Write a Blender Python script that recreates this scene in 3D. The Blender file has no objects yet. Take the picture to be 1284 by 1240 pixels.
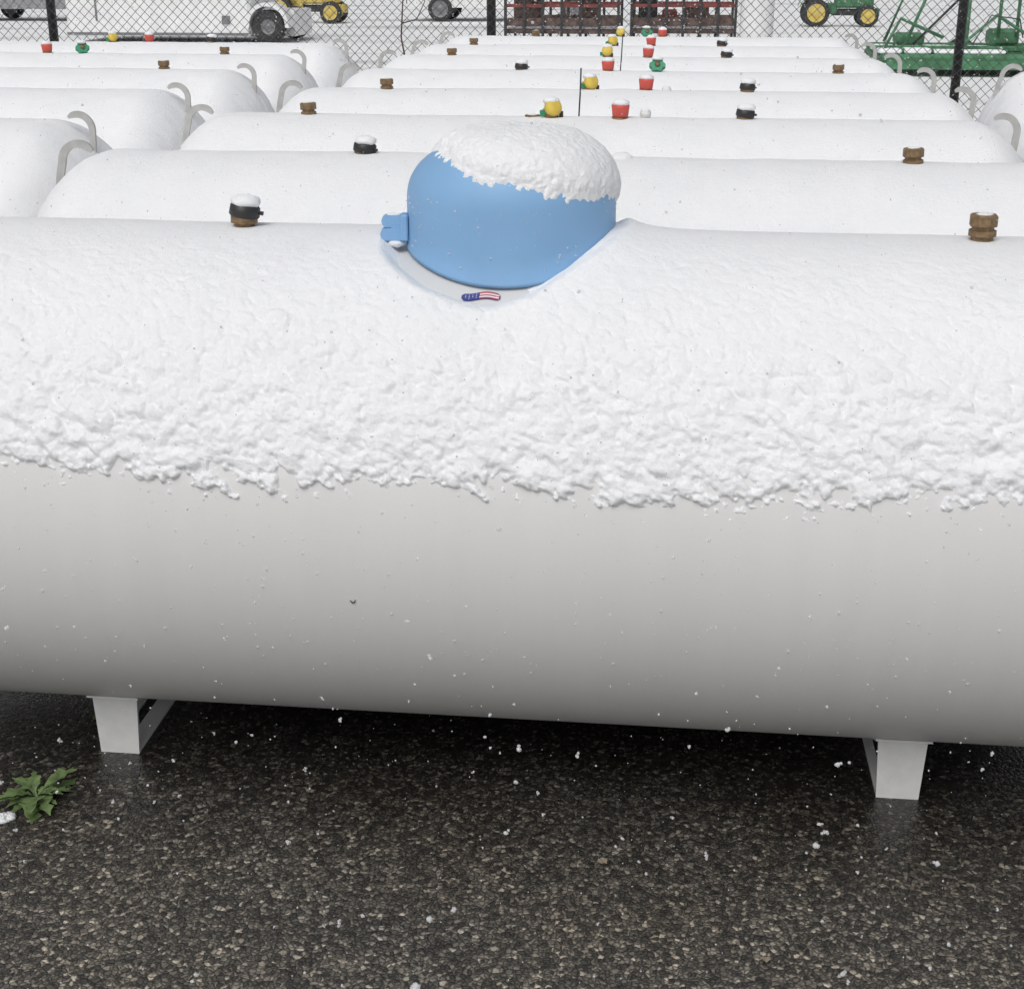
import bpy, math, random
import numpy as np
from mathutils import Vector, Matrix
random.seed(7); rng=np.random.default_rng(11)
scene=bpy.context.scene
scene.view_settings.view_transform='Standard'
scene.view_settings.look='None'
scene.view_settings.exposure=0
COL=scene.collection
R=0.475; ZC=0.565; LH=1.165; HD=0.2375

# ------------------------------------------------------------ noise
def h2(ix,iy,seed):
    n=(ix.astype(np.int64)*374761393+iy.astype(np.int64)*668265263+seed*14426953)&0x7fffffff
    n=((n^(n>>13))*1274126177)&0x7fffffff
    n=n^(n>>16)
    return (n&0xffff)/65535.0
def vn(x,y,seed=0):
    xi=np.floor(x); yi=np.floor(y); fx=x-xi; fy=y-yi
    fx=fx*fx*fx*(fx*(fx*6-15)+10); fy=fy*fy*fy*(fy*(fy*6-15)+10)
    a=h2(xi,yi,seed);b=h2(xi+1,yi,seed);c=h2(xi,yi+1,seed);d=h2(xi+1,yi+1,seed)
    return (a*(1-fx)+b*fx)*(1-fy)+(c*(1-fx)+d*fx)*fy
def fbm(x,y,seed=0,o=4):
    t=0;a=.5;s=0
    for i in range(o):
        t=t+a*vn(x,y,seed+i*17); s+=a; a*=.5; x,y=(x*1.6+y*1.2)*1.01+3.1,(y*1.6-x*1.2)*1.01+1.7
    return t/s
def mounds(x,y,seed=0):
    # smooth sum of randomly sized round bumps, no creases
    xi=np.floor(x); yi=np.floor(y); t=np.zeros(np.broadcast(x,y).shape)
    for dx in(-1,0,1):
        for dy in(-1,0,1):
            cx=xi+dx; cy=yi+dy
            d2=(cx+h2(cx,cy,seed)-x)**2+(cy+h2(cx,cy,seed+5)-y)**2
            hgt=.30+.70*h2(cx,cy,seed+9); w=.62+.36*h2(cx,cy,seed+13)
            v=np.clip(1-d2/(w*w),0,1)
            t=t+hgt*v*v*(3-2*v)*.75
    return 1.15*(1-np.exp(-1.15*t))
def sst(a,b,x):
    t=np.clip((x-a)/(b-a),0,1); return t*t*(3-2*t)

# ------------------------------------------------------------ materials
def newmat(name):
    m=bpy.data.materials.new(name); m.use_nodes=True
    nt=m.node_tree; return m,nt,nt.nodes['Principled BSDF']
def mat(name,col,rough=.5,metal=0,noise=.12,nscale=30,bump=0,bscale=200,spec=.5,dirt=None):
    m,nt,b=newmat(name)
    N=nt.nodes.new; L=nt.links.new
    tc=N('ShaderNodeTexCoord'); nz=N('ShaderNodeTexNoise'); nz.inputs['Scale'].default_value=nscale; nz.inputs['Detail'].default_value=5
    L(tc.outputs['Object'],nz.inputs['Vector'])
    r=N('ShaderNodeValToRGB')
    c2=dirt if dirt else tuple(max(0,c*(1-noise*2)) for c in col)
    r.color_ramp.elements[0].position=.3; r.color_ramp.elements[1].position=.6
    r.color_ramp.elements[0].color=(*c2,1); r.color_ramp.elements[1].color=(*col,1)
    L(nz.outputs['Fac'],r.inputs['Fac']); L(r.outputs['Color'],b.inputs['Base Color'])
    b.inputs['Roughness'].default_value=rough; b.inputs['Metallic'].default_value=metal
    b.inputs['Specular IOR Level'].default_value=spec
    if bump>0:
        n2=N('ShaderNodeTexNoise'); n2.inputs['Scale'].default_value=bscale; n2.inputs['Detail'].default_value=4
        L(tc.outputs['Object'],n2.inputs['Vector'])
        bp=N('ShaderNodeBump'); bp.inputs['Strength'].default_value=bump; bp.inputs['Distance'].default_value=.002
        L(n2.outputs['Fac'],bp.inputs['Height']); L(bp.outputs['Normal'],b.inputs['Normal'])
    return m
def snow_mat():
    m,nt,b=newmat('snow'); N=nt.nodes.new; L=nt.links.new
    tc=N('ShaderNodeTexCoord')
    nz=N('ShaderNodeTexNoise'); nz.inputs['Scale'].default_value=7; nz.inputs['Detail'].default_value=8; nz.inputs['Roughness'].default_value=.65
    L(tc.outputs['Object'],nz.inputs['Vector'])
    r=N('ShaderNodeValToRGB'); r.color_ramp.elements[0].position=.3; r.color_ramp.elements[1].position=.68
    r.color_ramp.elements[0].color=(.885,.895,.915,1); r.color_ramp.elements[1].color=(.93,.935,.95,1)
    L(nz.outputs['Fac'],r.inputs['Fac']); L(r.outputs['Color'],b.inputs['Base Color'])
    b.inputs['Roughness'].default_value=1; b.inputs['Specular IOR Level'].default_value=.0
    n2=N('ShaderNodeTexNoise'); n2.inputs['Scale'].default_value=330; n2.inputs['Detail'].default_value=3; n2.inputs['Roughness'].default_value=.75
    n3=N('ShaderNodeTexNoise'); n3.inputs['Scale'].default_value=95; n3.inputs['Detail'].default_value=4
    L(tc.outputs['Object'],n2.inputs['Vector']); L(tc.outputs['Object'],n3.inputs['Vector'])
    b1=N('ShaderNodeBump'); b1.inputs['Strength'].default_value=.8; b1.inputs['Distance'].default_value=.003
    b2=N('ShaderNodeBump'); b2.inputs['Strength'].default_value=.4; b2.inputs['Distance'].default_value=.004
    L(n3.outputs['Fac'],b2.inputs['Height']); L(b2.outputs['Normal'],b1.inputs['Normal']); L(n2.outputs['Fac'],b1.inputs['Height'])
    L(b1.outputs['Normal'],b.inputs['Normal'])
    return m
SNOW=snow_mat()
def flake_mat():
    m=bpy.data.materials.new('snowflake'); m.use_nodes=True; nt=m.node_tree; N=nt.nodes.new; L=nt.links.new
    nt.nodes.remove(nt.nodes['Principled BSDF']); out=nt.nodes['Material Output']
    tc=N('ShaderNodeTexCoord'); nz=N('ShaderNodeTexNoise'); nz.inputs['Scale'].default_value=600
    L(tc.outputs['Object'],nz.inputs['Vector'])
    r=N('ShaderNodeValToRGB'); r.color_ramp.elements[0].color=(.95,.955,.965,1); r.color_ramp.elements[1].color=(.98,.98,.985,1); L(nz.outputs['Fac'],r.inputs['Fac'])
    d=N('ShaderNodeBsdfDiffuse'); t=N('ShaderNodeBsdfTranslucent'); p=N('ShaderNodeBsdfTransparent')
    L(r.outputs['Color'],d.inputs['Color']); L(r.outputs['Color'],t.inputs['Color'])
    a=N('ShaderNodeMixShader'); a.inputs['Fac'].default_value=.5; L(d.outputs[0],a.inputs[1]); L(t.outputs[0],a.inputs[2])
    b=N('ShaderNodeMixShader'); b.inputs['Fac'].default_value=.50; L(a.outputs[0],b.inputs[1]); L(p.outputs[0],b.inputs[2]); L(b.outputs[0],out.inputs['Surface'])
    return m
FLAKE=flake_mat()
def paint_mat():
    m,nt,b=newmat('white_tank_paint'); N=nt.nodes.new; L=nt.links.new
    tc=N('ShaderNodeTexCoord'); mp=N('ShaderNodeMapping'); mp.inputs['Scale'].default_value=(10,1.0,1.0)
    L(tc.outputs['Object'],mp.inputs['Vector'])
    nz=N('ShaderNodeTexNoise'); nz.inputs['Scale'].default_value=1.6; nz.inputs['Detail'].default_value=7
    L(mp.outputs['Vector'],nz.inputs['Vector'])
    r=N('ShaderNodeValToRGB'); r.color_ramp.elements[0].position=.2; r.color_ramp.elements[1].position=.7
    r.color_ramp.elements[0].color=(.655,.652,.648,1); r.color_ramp.elements[1].color=(.685,.682,.676,1)
    L(nz.outputs['Fac'],r.inputs['Fac']); L(r.outputs['Color'],b.inputs['Base Color'])
    n1=N('ShaderNodeTexNoise'); n1.inputs['Scale'].default_value=3; n1.inputs['Detail'].default_value=4
    L(tc.outputs['Object'],n1.inputs['Vector'])
    mr=N('ShaderNodeMapRange'); mr.inputs['To Min'].default_value=.36; mr.inputs['To Max'].default_value=.52
    L(n1.outputs['Fac'],mr.inputs['Value']); L(mr.outputs['Result'],b.inputs['Roughness'])
    n2=N('ShaderNodeTexNoise'); n2.inputs['Scale'].default_value=240; n2.inputs['Detail'].default_value=3
    L(tc.outputs['Object'],n2.inputs['Vector'])
    bp=N('ShaderNodeBump'); bp.inputs['Strength'].default_value=.15; bp.inputs['Distance'].default_value=.001
    L(n2.outputs['Fac'],bp.inputs['Height']); L(bp.outputs['Normal'],b.inputs['Normal'])
    return m
PAINT=paint_mat()
LEGP=mat('white_leg_paint',(.80,.80,.79),.4,noise=.05,nscale=25,bump=.2)
BLUE=mat('blue_dome_paint',(.235,.43,.685),.5,noise=.03,nscale=8,bump=.1,bscale=300,spec=.4)
BRASS=mat('weathered_brass',(.26,.17,.09),.5,.3,noise=.25,nscale=90,bump=.3)
BLACK=mat('black_plastic',(.03,.03,.032),.45,noise=.2)
REDP=mat('red_plastic_cap',(.66,.10,.075),.5,noise=.1)
YEL=mat('yellow_plastic_cap',(.74,.54,.09),.5,noise=.1)
GRN=mat('green_handwheel',(.03,.28,.15),.45,noise=.15)
WPL=mat('white_plastic',(.75,.75,.74),.5,noise=.05)
STEEL=mat('galvanized_steel',(.15,.15,.15),.5,.3,noise=.2,nscale=60)
POSTM=mat('dark_steel_post',(.045,.045,.048),.5,.1,noise=.2)
RUBBER=mat('tyre_rubber',(.05,.05,.052),.85,noise=.3)
JDG=mat('green_machine_paint',(.07,.22,.105),.55,noise=.2,nscale=6)
JDY=mat('yellow_machine_paint',(.66,.50,.12),.5,noise=.12)
REDR=mat('red_steel_rail',(.25,.06,.05),.5,noise=.2,nscale=10)
WOOD=mat('weathered_board',(.15,.10,.085),.8,noise=.35,nscale=12)
WBODY=mat('white_body_paint',(.80,.80,.80),.4,noise=.05,nscale=3)
GLASS=mat('dark_glass',(.05,.055,.06),.1,noise=.05)
CHROME=mat('wheel_metal',(.22,.22,.23),.5,.3,noise=.1)
LEAF=mat('weed_leaf',(.15,.225,.08),.6,noise=.3,nscale=50)
DRY=mat('dry_leaf',(.30,.25,.18),.8,noise=.3,nscale=60)

def asphalt_mat():
    m,nt,b=newmat('wet_asphalt'); N=nt.nodes.new; L=nt.links.new
    tc=N('ShaderNodeTexCoord')
    wn=N('ShaderNodeTexNoise'); wn.inputs['Scale'].default_value=90; wn.inputs['Detail'].default_value=2
    L(tc.outputs['Object'],wn.inputs['Vector'])
    mx=N('ShaderNodeMixRGB'); mx.inputs['Fac'].default_value=.010; mx.blend_type='ADD'
    L(tc.outputs['Object'],mx.inputs['Color1']); L(wn.outputs['Color'],mx.inputs['Color2'])
    v=N('ShaderNodeTexVoronoi'); v.inputs['Scale'].default_value=112; v.inputs['Randomness'].default_value=1
    ve=N('ShaderNodeTexVoronoi'); ve.feature='DISTANCE_TO_EDGE'; ve.inputs['Scale'].default_value=112
    vs=N('ShaderNodeTexVoronoi'); vs.inputs['Scale'].default_value=330
    for q in(v,ve,vs): L(mx.outputs['Color'],q.inputs['Vector'])
    sep=N('ShaderNodeSeparateColor'); L(v.outputs['Color'],sep.inputs['Color'])
    r=N('ShaderNodeValToRGB'); e=r.color_ramp.elements
    e[0].position=0; e[0].color=(.052,.049,.045,1); e[1].position=1; e[1].color=(.60,.55,.47,1)
    for p,c in((.30,(.088,.083,.075,1)),(.55,(.145,.134,.118,1)),(.78,(.225,.205,.177,1)),(.92,(.34,.31,.265,1))):
        q=e.new(p); q.color=c
    L(sep.outputs['Red'],r.inputs['Fac'])
    ed=N('ShaderNodeMapRange'); ed.inputs['From Min'].default_value=0.0; ed.inputs['From Max'].default_value=.22; ed.inputs['To Min'].default_value=.30
    L(ve.outputs['Distance'],ed.inputs['Value'])
    m2=N('ShaderNodeMixRGB'); m2.blend_type='MULTIPLY'; m2.inputs['Fac'].default_value=1
    L(r.outputs['Color'],m2.inputs['Color1']); L(ed.outputs['Result'],m2.inputs['Color2'])
    sep2=N('ShaderNodeSeparateColor'); L(vs.outputs['Color'],sep2.inputs['Color'])
    fr=N('ShaderNodeMapRange'); fr.inputs['To Min'].default_value=.7; fr.inputs['To Max'].default_value=1.3
    L(sep2.outputs['Green'],fr.inputs['Value'])
    m3=N('ShaderNodeMixRGB'); m3.blend_type='MULTIPLY'; m3.inputs['Fac'].default_value=1
    L(m2.outputs['Color'],m3.inputs['Color1']); L(fr.outputs['Result'],m3.inputs['Color2'])
    big=N('ShaderNodeTexNoise'); big.inputs['Scale'].default_value=2.3; big.inputs['Detail'].default_value=6
    L(tc.outputs['Object'],big.inputs['Vector'])
    br=N('ShaderNodeValToRGB'); br.color_ramp.elements[0].position=.3; br.color_ramp.elements[1].position=.7
    br.color_ramp.elements[0].color=(.72,.73,.74,1); br.color_ramp.elements[1].color=(1.22,1.15,1.05,1)
    L(big.outputs['Fac'],br.inputs['Fac'])
    m4=N('ShaderNodeMixRGB'); m4.blend_type='MULTIPLY'; m4.inputs['Fac'].default_value=1
    L(m3.outputs['Color'],m4.inputs['Color1']); L(br.outputs['Color'],m4.inputs['Color2'])
    sx=N('ShaderNodeSeparateXYZ'); L(tc.outputs['Object'],sx.inputs['Vector'])
    wob=N('ShaderNodeMath'); wob.operation='MULTIPLY_ADD'; wob.inputs[1].default_value=.7; L(big.outputs['Fac'],wob.inputs[0]); L(sx.outputs['Y'],wob.inputs[2])
    soak=N('ShaderNodeMapRange'); soak.interpolation_type='SMOOTHSTEP'; soak.inputs['From Min'].default_value=2.25; soak.inputs['From Max'].default_value=2.95
    L(wob.outputs['Value'],soak.inputs['Value'])
    m5=N('ShaderNodeMixRGB'); m5.blend_type='MULTIPLY'; m5.inputs['Color2'].default_value=(.20,.20,.21,1)
    L(soak.outputs['Result'],m5.inputs['Fac']); L(m4.outputs['Color'],m5.inputs['Color1'])
    L(m5.outputs['Color'],b.inputs['Base Color'])
    rr=N('ShaderNodeMapRange'); rr.inputs['To Min'].default_value=.52; rr.inputs['To Max'].default_value=.17
    L(soak.outputs['Result'],rr.inputs['Value']); L(rr.outputs['Result'],b.inputs['Roughness'])
    bp=N('ShaderNodeBump'); bp.inputs['Distance'].default_value=.003
    bs=N('ShaderNodeMapRange'); bs.inputs['To Min'].default_value=.7; bs.inputs['To Max'].default_value=.25
    L(soak.outputs['Result'],bs.inputs['Value']); L(bs.outputs['Result'],bp.inputs['Strength'])
    L(ed.outputs['Result'],bp.inputs['Height'])
    bp2=N('ShaderNodeBump'); bp2.inputs['Distance'].default_value=.002
    L(bs.outputs['Result'],bp2.inputs['Strength'])
    L(sep.outputs['Green'],bp2.inputs['Height']); L(bp.outputs['Normal'],bp2.inputs['Normal'])
    L(bp2.outputs['Normal'],b.inputs['Normal'])
    return m
ASPH=asphalt_mat()
def ground_mat():
    m,nt,b=newmat('snowy_ground'); N=nt.nodes.new; L=nt.links.new
    tc=N('ShaderNodeTexCoord'); mp=N('ShaderNodeMapping'); mp.inputs['Scale'].default_value=(.25,1,1)
    L(tc.outputs['Object'],mp.inputs['Vector'])
    nz=N('ShaderNodeTexNoise'); nz.inputs['Scale'].default_value=.5; nz.inputs['Detail'].default_value=8
    L(mp.outputs['Vector'],nz.inputs['Vector'])
    r=N('ShaderNodeValToRGB'); r.color_ramp.elements[0].position=.34; r.color_ramp.elements[1].position=.46
    r.color_ramp.elements[0].color=(.60,.60,.60,1); r.color_ramp.elements[1].color=(.88,.885,.89,1)
    L(nz.outputs['Fac'],r.inputs['Fac']); L(r.outputs['Color'],b.inputs['Base Color']); b.inputs['Roughness'].default_value=.8
    return m
GROUND=ground_mat()

# ------------------------------------------------------------ mesh helpers
class MB:
    def __init__(s): s.v=[];s.f=[];s.m=[];s.sm=[]
    def add(s,vs,fs,mi=0,smooth=False,M=None):
        o=len(s.v)
        for p in vs:
            p=Vector(p)
            if M is not None: p=M@p
            s.v.append(tuple(p))
        for f in fs: s.f.append(tuple(i+o for i in f)); s.m.append(mi); s.sm.append(smooth)
    def box(s,x0,x1,y0,y1,z0,z1,mi=0,M=None,b=0):
        if b<=0:
            vs=[(x,y,z) for z in(z0,z1) for y in(y0,y1) for x in(x0,x1)]
            s.add(vs,[(0,2,3,1),(4,5,7,6),(0,1,5,4),(2,6,7,3),(0,4,6,2),(1,3,7,5)],mi,False,M)
        else:
            b=min(b,(x1-x0)/3,(y1-y0)/3,(z1-z0)/3)
            def loop(z,i):
                c=b*1.4 if i else b
                a=b if i else 0
                X0,X1,Y0,Y1=x0+a,x1-a,y0+a,y1-a
                if i: return [(x0+c,Y0,z),(x1-c,Y0,z),(X1,y0+c,z),(X1,y1-c,z),(x1-c,Y1,z),(x0+c,Y1,z),(X0,y1-c,z),(X0,y0+c,z)]
                return [(x0+b,y0,z),(x1-b,y0,z),(x1,y0+b,z),(x1,y1-b,z),(x1-b,y1,z),(x0+b,y1,z),(x0,y1-b,z),(x0,y0+b,z)]
            vs=loop(z0,1)+loop(z0+b,0)+loop(z1-b,0)+loop(z1,1)
            fs=[tuple(range(7,-1,-1)),tuple(range(24,32))]
            for k in range(3):
                for i in range(8):
                    j=(i+1)%8; fs.append((k*8+i,k*8+j,k*8+8+j,k*8+8+i))
            s.add(vs,fs,mi,False,M)
    def lathe(s,prof,seg=24,mi=0,M=None,smooth=True,cap=True):
        vs=[];fs=[]
        for r,z in prof:
            for i in range(seg):
                a=2*math.pi*i/seg; vs.append((r*math.cos(a),r*math.sin(a),z))
        n=len(prof)
        for k in range(n-1):
            for i in range(seg):
                j=(i+1)%seg; fs.append((k*seg+i,k*seg+j,(k+1)*seg+j,(k+1)*seg+i))
        if cap:
            fs.append(tuple(range(seg-1,-1,-1))); fs.append(tuple((n-1)*seg+i for i in range(seg)))
        s.add(vs,fs,mi,smooth,M)
    def tube(s,pts,r,seg=6,mi=0,smooth=True):
        pts=[Vector(p) for p in pts]; vs=[];fs=[];n=len(pts)
        for k,p in enumerate(pts):
            t=(pts[min(k+1,n-1)]-pts[max(k-1,0)]).normalized()
            up=Vector((0,0,1)) if abs(t.z)<.9 else Vector((0,1,0))
            a=t.cross(up).normalized(); b=t.cross(a)
            rr=r[k] if isinstance(r,(list,tuple)) else r
            for i in range(seg):
                w=2*math.pi*i/seg; vs.append(p+a*math.cos(w)*rr+b*math.sin(w)*rr)
        for k in range(n-1):
            for i in range(seg):
                j=(i+1)%seg; fs.append((k*seg+i,k*seg+j,(k+1)*seg+j,(k+1)*seg+i))
        fs.append(tuple(range(seg-1,-1,-1))); fs.append(tuple((n-1)*seg+i for i in range(seg)))
        s.add(vs,fs,mi,smooth)
    def blob(s,c,r,mi=0,seg=10,rings=6,jit=.15,flat=1.0):
        vs=[];fs=[]
        for k in range(rings+1):
            t=math.pi*k/rings
            for i in range(seg):
                a=2*math.pi*i/seg; q=1+random.uniform(-jit,jit)
                vs.append((c[0]+r[0]*math.sin(t)*math.cos(a)*q,c[1]+r[1]*math.sin(t)*math.sin(a)*q,c[2]+r[2]*math.cos(t)*(q if 0<k<rings else 1)))
        for k in range(rings):
            for i in range(seg):
                j=(i+1)%seg; fs.append((k*seg+i,(k+1)*seg+i,(k+1)*seg+j,k*seg+j))
        s.add(vs,fs,mi,True)
    def mesh(s,name,mats):
        me=bpy.data.meshes.new(name); me.from_pydata(s.v,[],s.f)
        me.polygons.foreach_set('material_index',s.m); me.polygons.foreach_set('use_smooth',s.sm)
        for m in mats: me.materials.append(m)
        me.update(); return me
def grid_mesh(name,P,m):
    nu,nv=P.shape[:2]; me=bpy.data.meshes.new(name)
    idx=np.arange(nu*nv).reshape(nu,nv)
    q=np.stack([idx[:-1,:-1],idx[1:,:-1],idx[1:,1:],idx[:-1,1:]],-1).reshape(-1,4)
    me.vertices.add(nu*nv); me.vertices.foreach_set('co',P.reshape(-1).astype(np.float32))
    me.loops.add(q.size); me.loops.foreach_set('vertex_index',q.reshape(-1).astype(np.int32))
    me.polygons.add(len(q)); me.polygons.foreach_set('loop_start',(np.arange(len(q))*4).astype(np.int32))
    me.polygons.foreach_set('loop_total',np.full(len(q),4,dtype=np.int32))
    me.update(calc_edges=True); me.validate()
    me.polygons.foreach_set('use_smooth',np.ones(len(me.polygons),dtype=bool))
    me.materials.append(m); return me
def obj(name,me,parent=None,loc=(0,0,0),rot=(0,0,0)):
    o=bpy.data.objects.new(name,me); COL.objects.link(o); o.location=loc; o.rotation_euler=rot
    if parent: o.parent=parent
    return o
def top(name,label,category,loc=(0,0,0),rotz=0,group=None):
    e=obj(name,None,None,loc,(0,0,rotz)); e.empty_display_size=.2
    e['label']=label; e['category']=category
    if group: e['group']=group
    return e

# ------------------------------------------------------------ ground
mb=MB(); mb.add([(-300,-60,0),(300,-60,0),(300,500,0),(-300,500,0)],[(0,1,2,3)])
g=obj('ground',mb.mesh('ground',[GROUND])); g['kind']='structure'; g['label']='snow covered open ground of the yard'
mb=MB(); mb.add([(-14,-.4,.004),(14,-.4,.004),(14,10.6,.004),(-14,10.6,.004)],[(0,1,2,3)])  # pavement cut short: unseen snow behind camera added to bounce light onto tank
g=obj('asphalt_pavement',mb.mesh('asphalt_pavement',[ASPH])); g['kind']='structure'; g['label']='wet dark asphalt with exposed aggregate'

# ------------------------------------------------------------ tank meshes
def tank_profile(nc,nh):
    A=np.linspace(math.pi/2*.995,0,nh,endpoint=False)
    ax=np.concatenate([-(LH+HD*np.sin(A)),np.linspace(-LH,LH,nc),(LH+HD*np.sin(A[::-1]))])
    rr=np.concatenate([R*np.cos(A),np.full(nc,R),R*np.cos(A[::-1])])
    nx=np.concatenate([-np.sin(A)/HD,np.zeros(nc),np.sin(A[::-1])/HD])
    nr=np.concatenate([np.cos(A)/R,np.ones(nc),np.cos(A[::-1])/R])
    l=np.hypot(nx,nr); return ax,rr,nx/l,nr/l
ax,rr,nx,nr=tank_profile(30,22)
ph=np.linspace(0,2*math.pi,129)
P=np.zeros((len(ax),len(ph),3)); P[...,0]=ax[:,None]; P[...,1]=-rr[:,None]*np.sin(ph); P[...,2]=ZC+rr[:,None]*np.cos(ph)
BODY=grid_mesh('tank_body',P,PAINT)
DOME_X=0.015; DR=.197
def tank_snow(seed,front=False):
    if front:
        ax,rr,nx,nr=tank_profile(900,60)
        ph=np.radians(np.concatenate([np.linspace(-80,8,110,endpoint=False),np.linspace(8,86,280)]))
    else:
        ax,rr,nx,nr=tank_profile(150,26); ph=np.radians(np.linspace(-86,86,100))
    X=ax[:,None]+0*ph; F=ph[None,:]+0*ax[:,None]
    Rr=rr[:,None]+0*F; Nx=nx[:,None]+0*F; Nr=nr[:,None]+0*F
    Px=X; Py=-Rr*np.sin(F); Pz=ZC+Rr*np.cos(F)
    Ny=-Nr*np.sin(F); Nz=Nr*np.cos(F)
    slope=np.degrees(np.arccos(np.clip(Nz,-1,1)))
    s=R*F
    und=fbm(X*2.2+seed,s*3+seed,seed)-.5
    if front:
        amp=sst(22,54,slope)
        c,sn=math.cos(math.radians(28)),math.sin(math.radians(28))
        A=( X*c+ s*sn); B=(-X*sn+ s*c)
        wx=.007*(fbm(X*34,s*34,seed+40,3)-.5)*2; wy=.007*(fbm(X*34+9,s*34+5,seed+41,3)-.5)*2
        m1=mounds((A+wx)/.045,(B+wy)/.029,seed+1)
        m2=mounds((A+wx)/.025,(B+wy)/.0175,seed+2)
        m3=mounds((A+wx)/.0125,(B+wy)/.0105,seed+4)
        e=73.6+1.8*(fbm(X*2.6+seed*3,s*0+seed,seed+3,4)-.5)*2
        T=.030*np.clip(1-(slope/78)**2.0,0,1)+.005*und
        big=fbm(X*8,s*12,seed+6,2)
        fine=fbm(X*120,s*120,seed+7,3)-.5
        lump=(m1*.42+m2*.40)*(.75+.5*sst(.3,.7,big))+m3*.22
        lc=lump-.50
        T=T+amp*(lc*.0140+.0006)+fine*(.0008+.0042*amp)
        T=T+.0034*(m2*.6+m3*.4-.5)*sst(4,26,slope)*(1-amp*.8)
        fade=sst(0,4.5,e+10*lc+5*fine-slope)
        T=T*fade**.8-.004*(1-fade)
        pat=sst(.50,.72,fbm(X*6+4,s*7,seed+15,3))
        sm2=.6*mounds((A+wx)/.017+7,(B+wy)/.012,seed+19)+.5*fbm(X*120,s*120,seed+33,3)
        cr=sst(.64,.95,sm2)*pat*sst(82,74,slope)*sst(66,71,slope)
        T=np.maximum(T,-.003+.0052*cr)
        dx=Px-DOME_X; dy=Py; rho=np.hypot(dx,dy); an=np.degrees(np.arctan2(dy,dx))
        d=np.abs((an+120+180)%360-180)
        w=.036*sst(68,18,d)+.003+.007*(fbm(X*25,s*25,seed+30,2)-.5)
        T=np.where(rho<DR-.004,np.minimum(T,.004),T)
        m_=sst(DR+w-.014,DR+w+.034,rho)
        T=T*m_+(-.004)*(1-m_)
        pile=sst(80,10,np.abs((an+8+180)%360-180))
        T=T+pile*.046*np.exp(-np.clip(rho-DR,0,1)/.045)*sst(DR-.03,DR,rho)
        st=sst(1.5,1.0,np.hypot((X+.016)/.040,(slope-26.8)/2.0))*(F>0)
        T=T*(1-st)-.003*st
    else:
        amp=sst(30,62,slope)
        e=76.0+4.0*(fbm(X*2.6+seed*3,s*0+seed,seed+3,4)-.5)*2
        T=.042*np.clip(1-(slope/100)**2,0,1)+.010*und
        T=T+.006*(fbm(X*5,s*5,seed+8,3)-.5)+.003*(fbm(X*22,s*22,seed+9,3)-.5)
        T=T+amp*(mounds(X/.045,s/.03,seed+1)*.006)
        fade=sst(0,6,e+3-slope)
        T=T*np.sqrt(fade)-.006*(1-fade)
    P=np.stack([Px+T*Nx,Py+T*Ny,Pz+T*Nz],-1)
    return grid_mesh('snow_layer',P,SNOW)
FRONT_SNOW=tank_snow(3,True)
SN=[tank_snow(20+i*7) for i in range(5)]

mb=MB()
w0,w1=.041,.048; t=.007; D=.205; ht=.150
for sg in(-1,1):
    y0=sg*D; y1=sg*(D-t)
    vs=[(-w0,y0,.004),(w0,y0,.004),(w1,y0,ht),(-w1,y0,ht),(-w0,y1,.004),(w0,y1,.004),(w1,y1,ht),(-w1,y1,ht)]
    fs=[(0,1,2,3),(7,6,5,4),(0,4,5,1),(1,5,6,2),(2,6,7,3),(3,7,4,0)]
    if sg>0: fs=[tuple(reversed(f)) for f in fs]
    mb.add(vs,fs)
mb.box(.004,w0,-D+t,D-t,.005,.012); mb.box(-w0,-.022,-D+t,D-t,.005,.012)
vs=[];fs=[]
for i in range(17):
    a=math.radians(-27+54*i/16)
    for r_ in(R+.001,R+.005):
        for x in(-.054,.054): vs.append((x,r_*math.sin(a),ZC-r_*math.cos(a)))
for i in range(16):
    o=i*4; fs+=[(o+2,o+3,o+7,o+6),(o,o+2,o+6,o+4),(o+1,o+5,o+7,o+3)]
fs+=[(0,1,3,2),(64,66,67,65)]
mb.add(vs,fs,0,False)
LEG=mb.mesh('leg',[LEGP])
LUGM=mat('lug_paint',(.50,.495,.48),.5,noise=.10,nscale=25,bump=.2)
mb=MB(); pts=[]
pts.append((.050,-.095)); pts.append((.049,-.040))
for i in range(17):
    a=math.radians(-5+140*i/16); pts.append((.046*math.cos(a),.048*math.sin(a)))
vs=[];fs=[]; n=len(pts)
for k,(x,z) in enumerate(pts):
    p=Vector((x,z)); tg=(Vector(pts[min(k+1,n-1)])-Vector(pts[max(k-1,0)])).normalized(); nn=Vector((-tg.y,tg.x))
    hw=.0100*(1 if k<n-3 else (.9,.7,.45)[k-n+3])
    for sd in(-1,1):
        for y in(-.005,.005):
            q=p+nn*hw*sd; vs.append((q.x,y,q.y))
for k in range(n-1):
    o=k*4
    fs+=[(o,o+1,o+5,o+4),(o+2,o+6,o+7,o+3),(o,o+4,o+6,o+2),(o+1,o+3,o+7,o+5)]
fs+=[(0,2,3,1),((n-1)*4,(n-1)*4+1,(n-1)*4+3,(n-1)*4+2)]
mb.add(vs,fs,0,False)
LUG=mb.mesh('lifting_lug',[LUGM])
LUGX=LH+.104; LUGZ=ZC+R+.010

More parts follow.
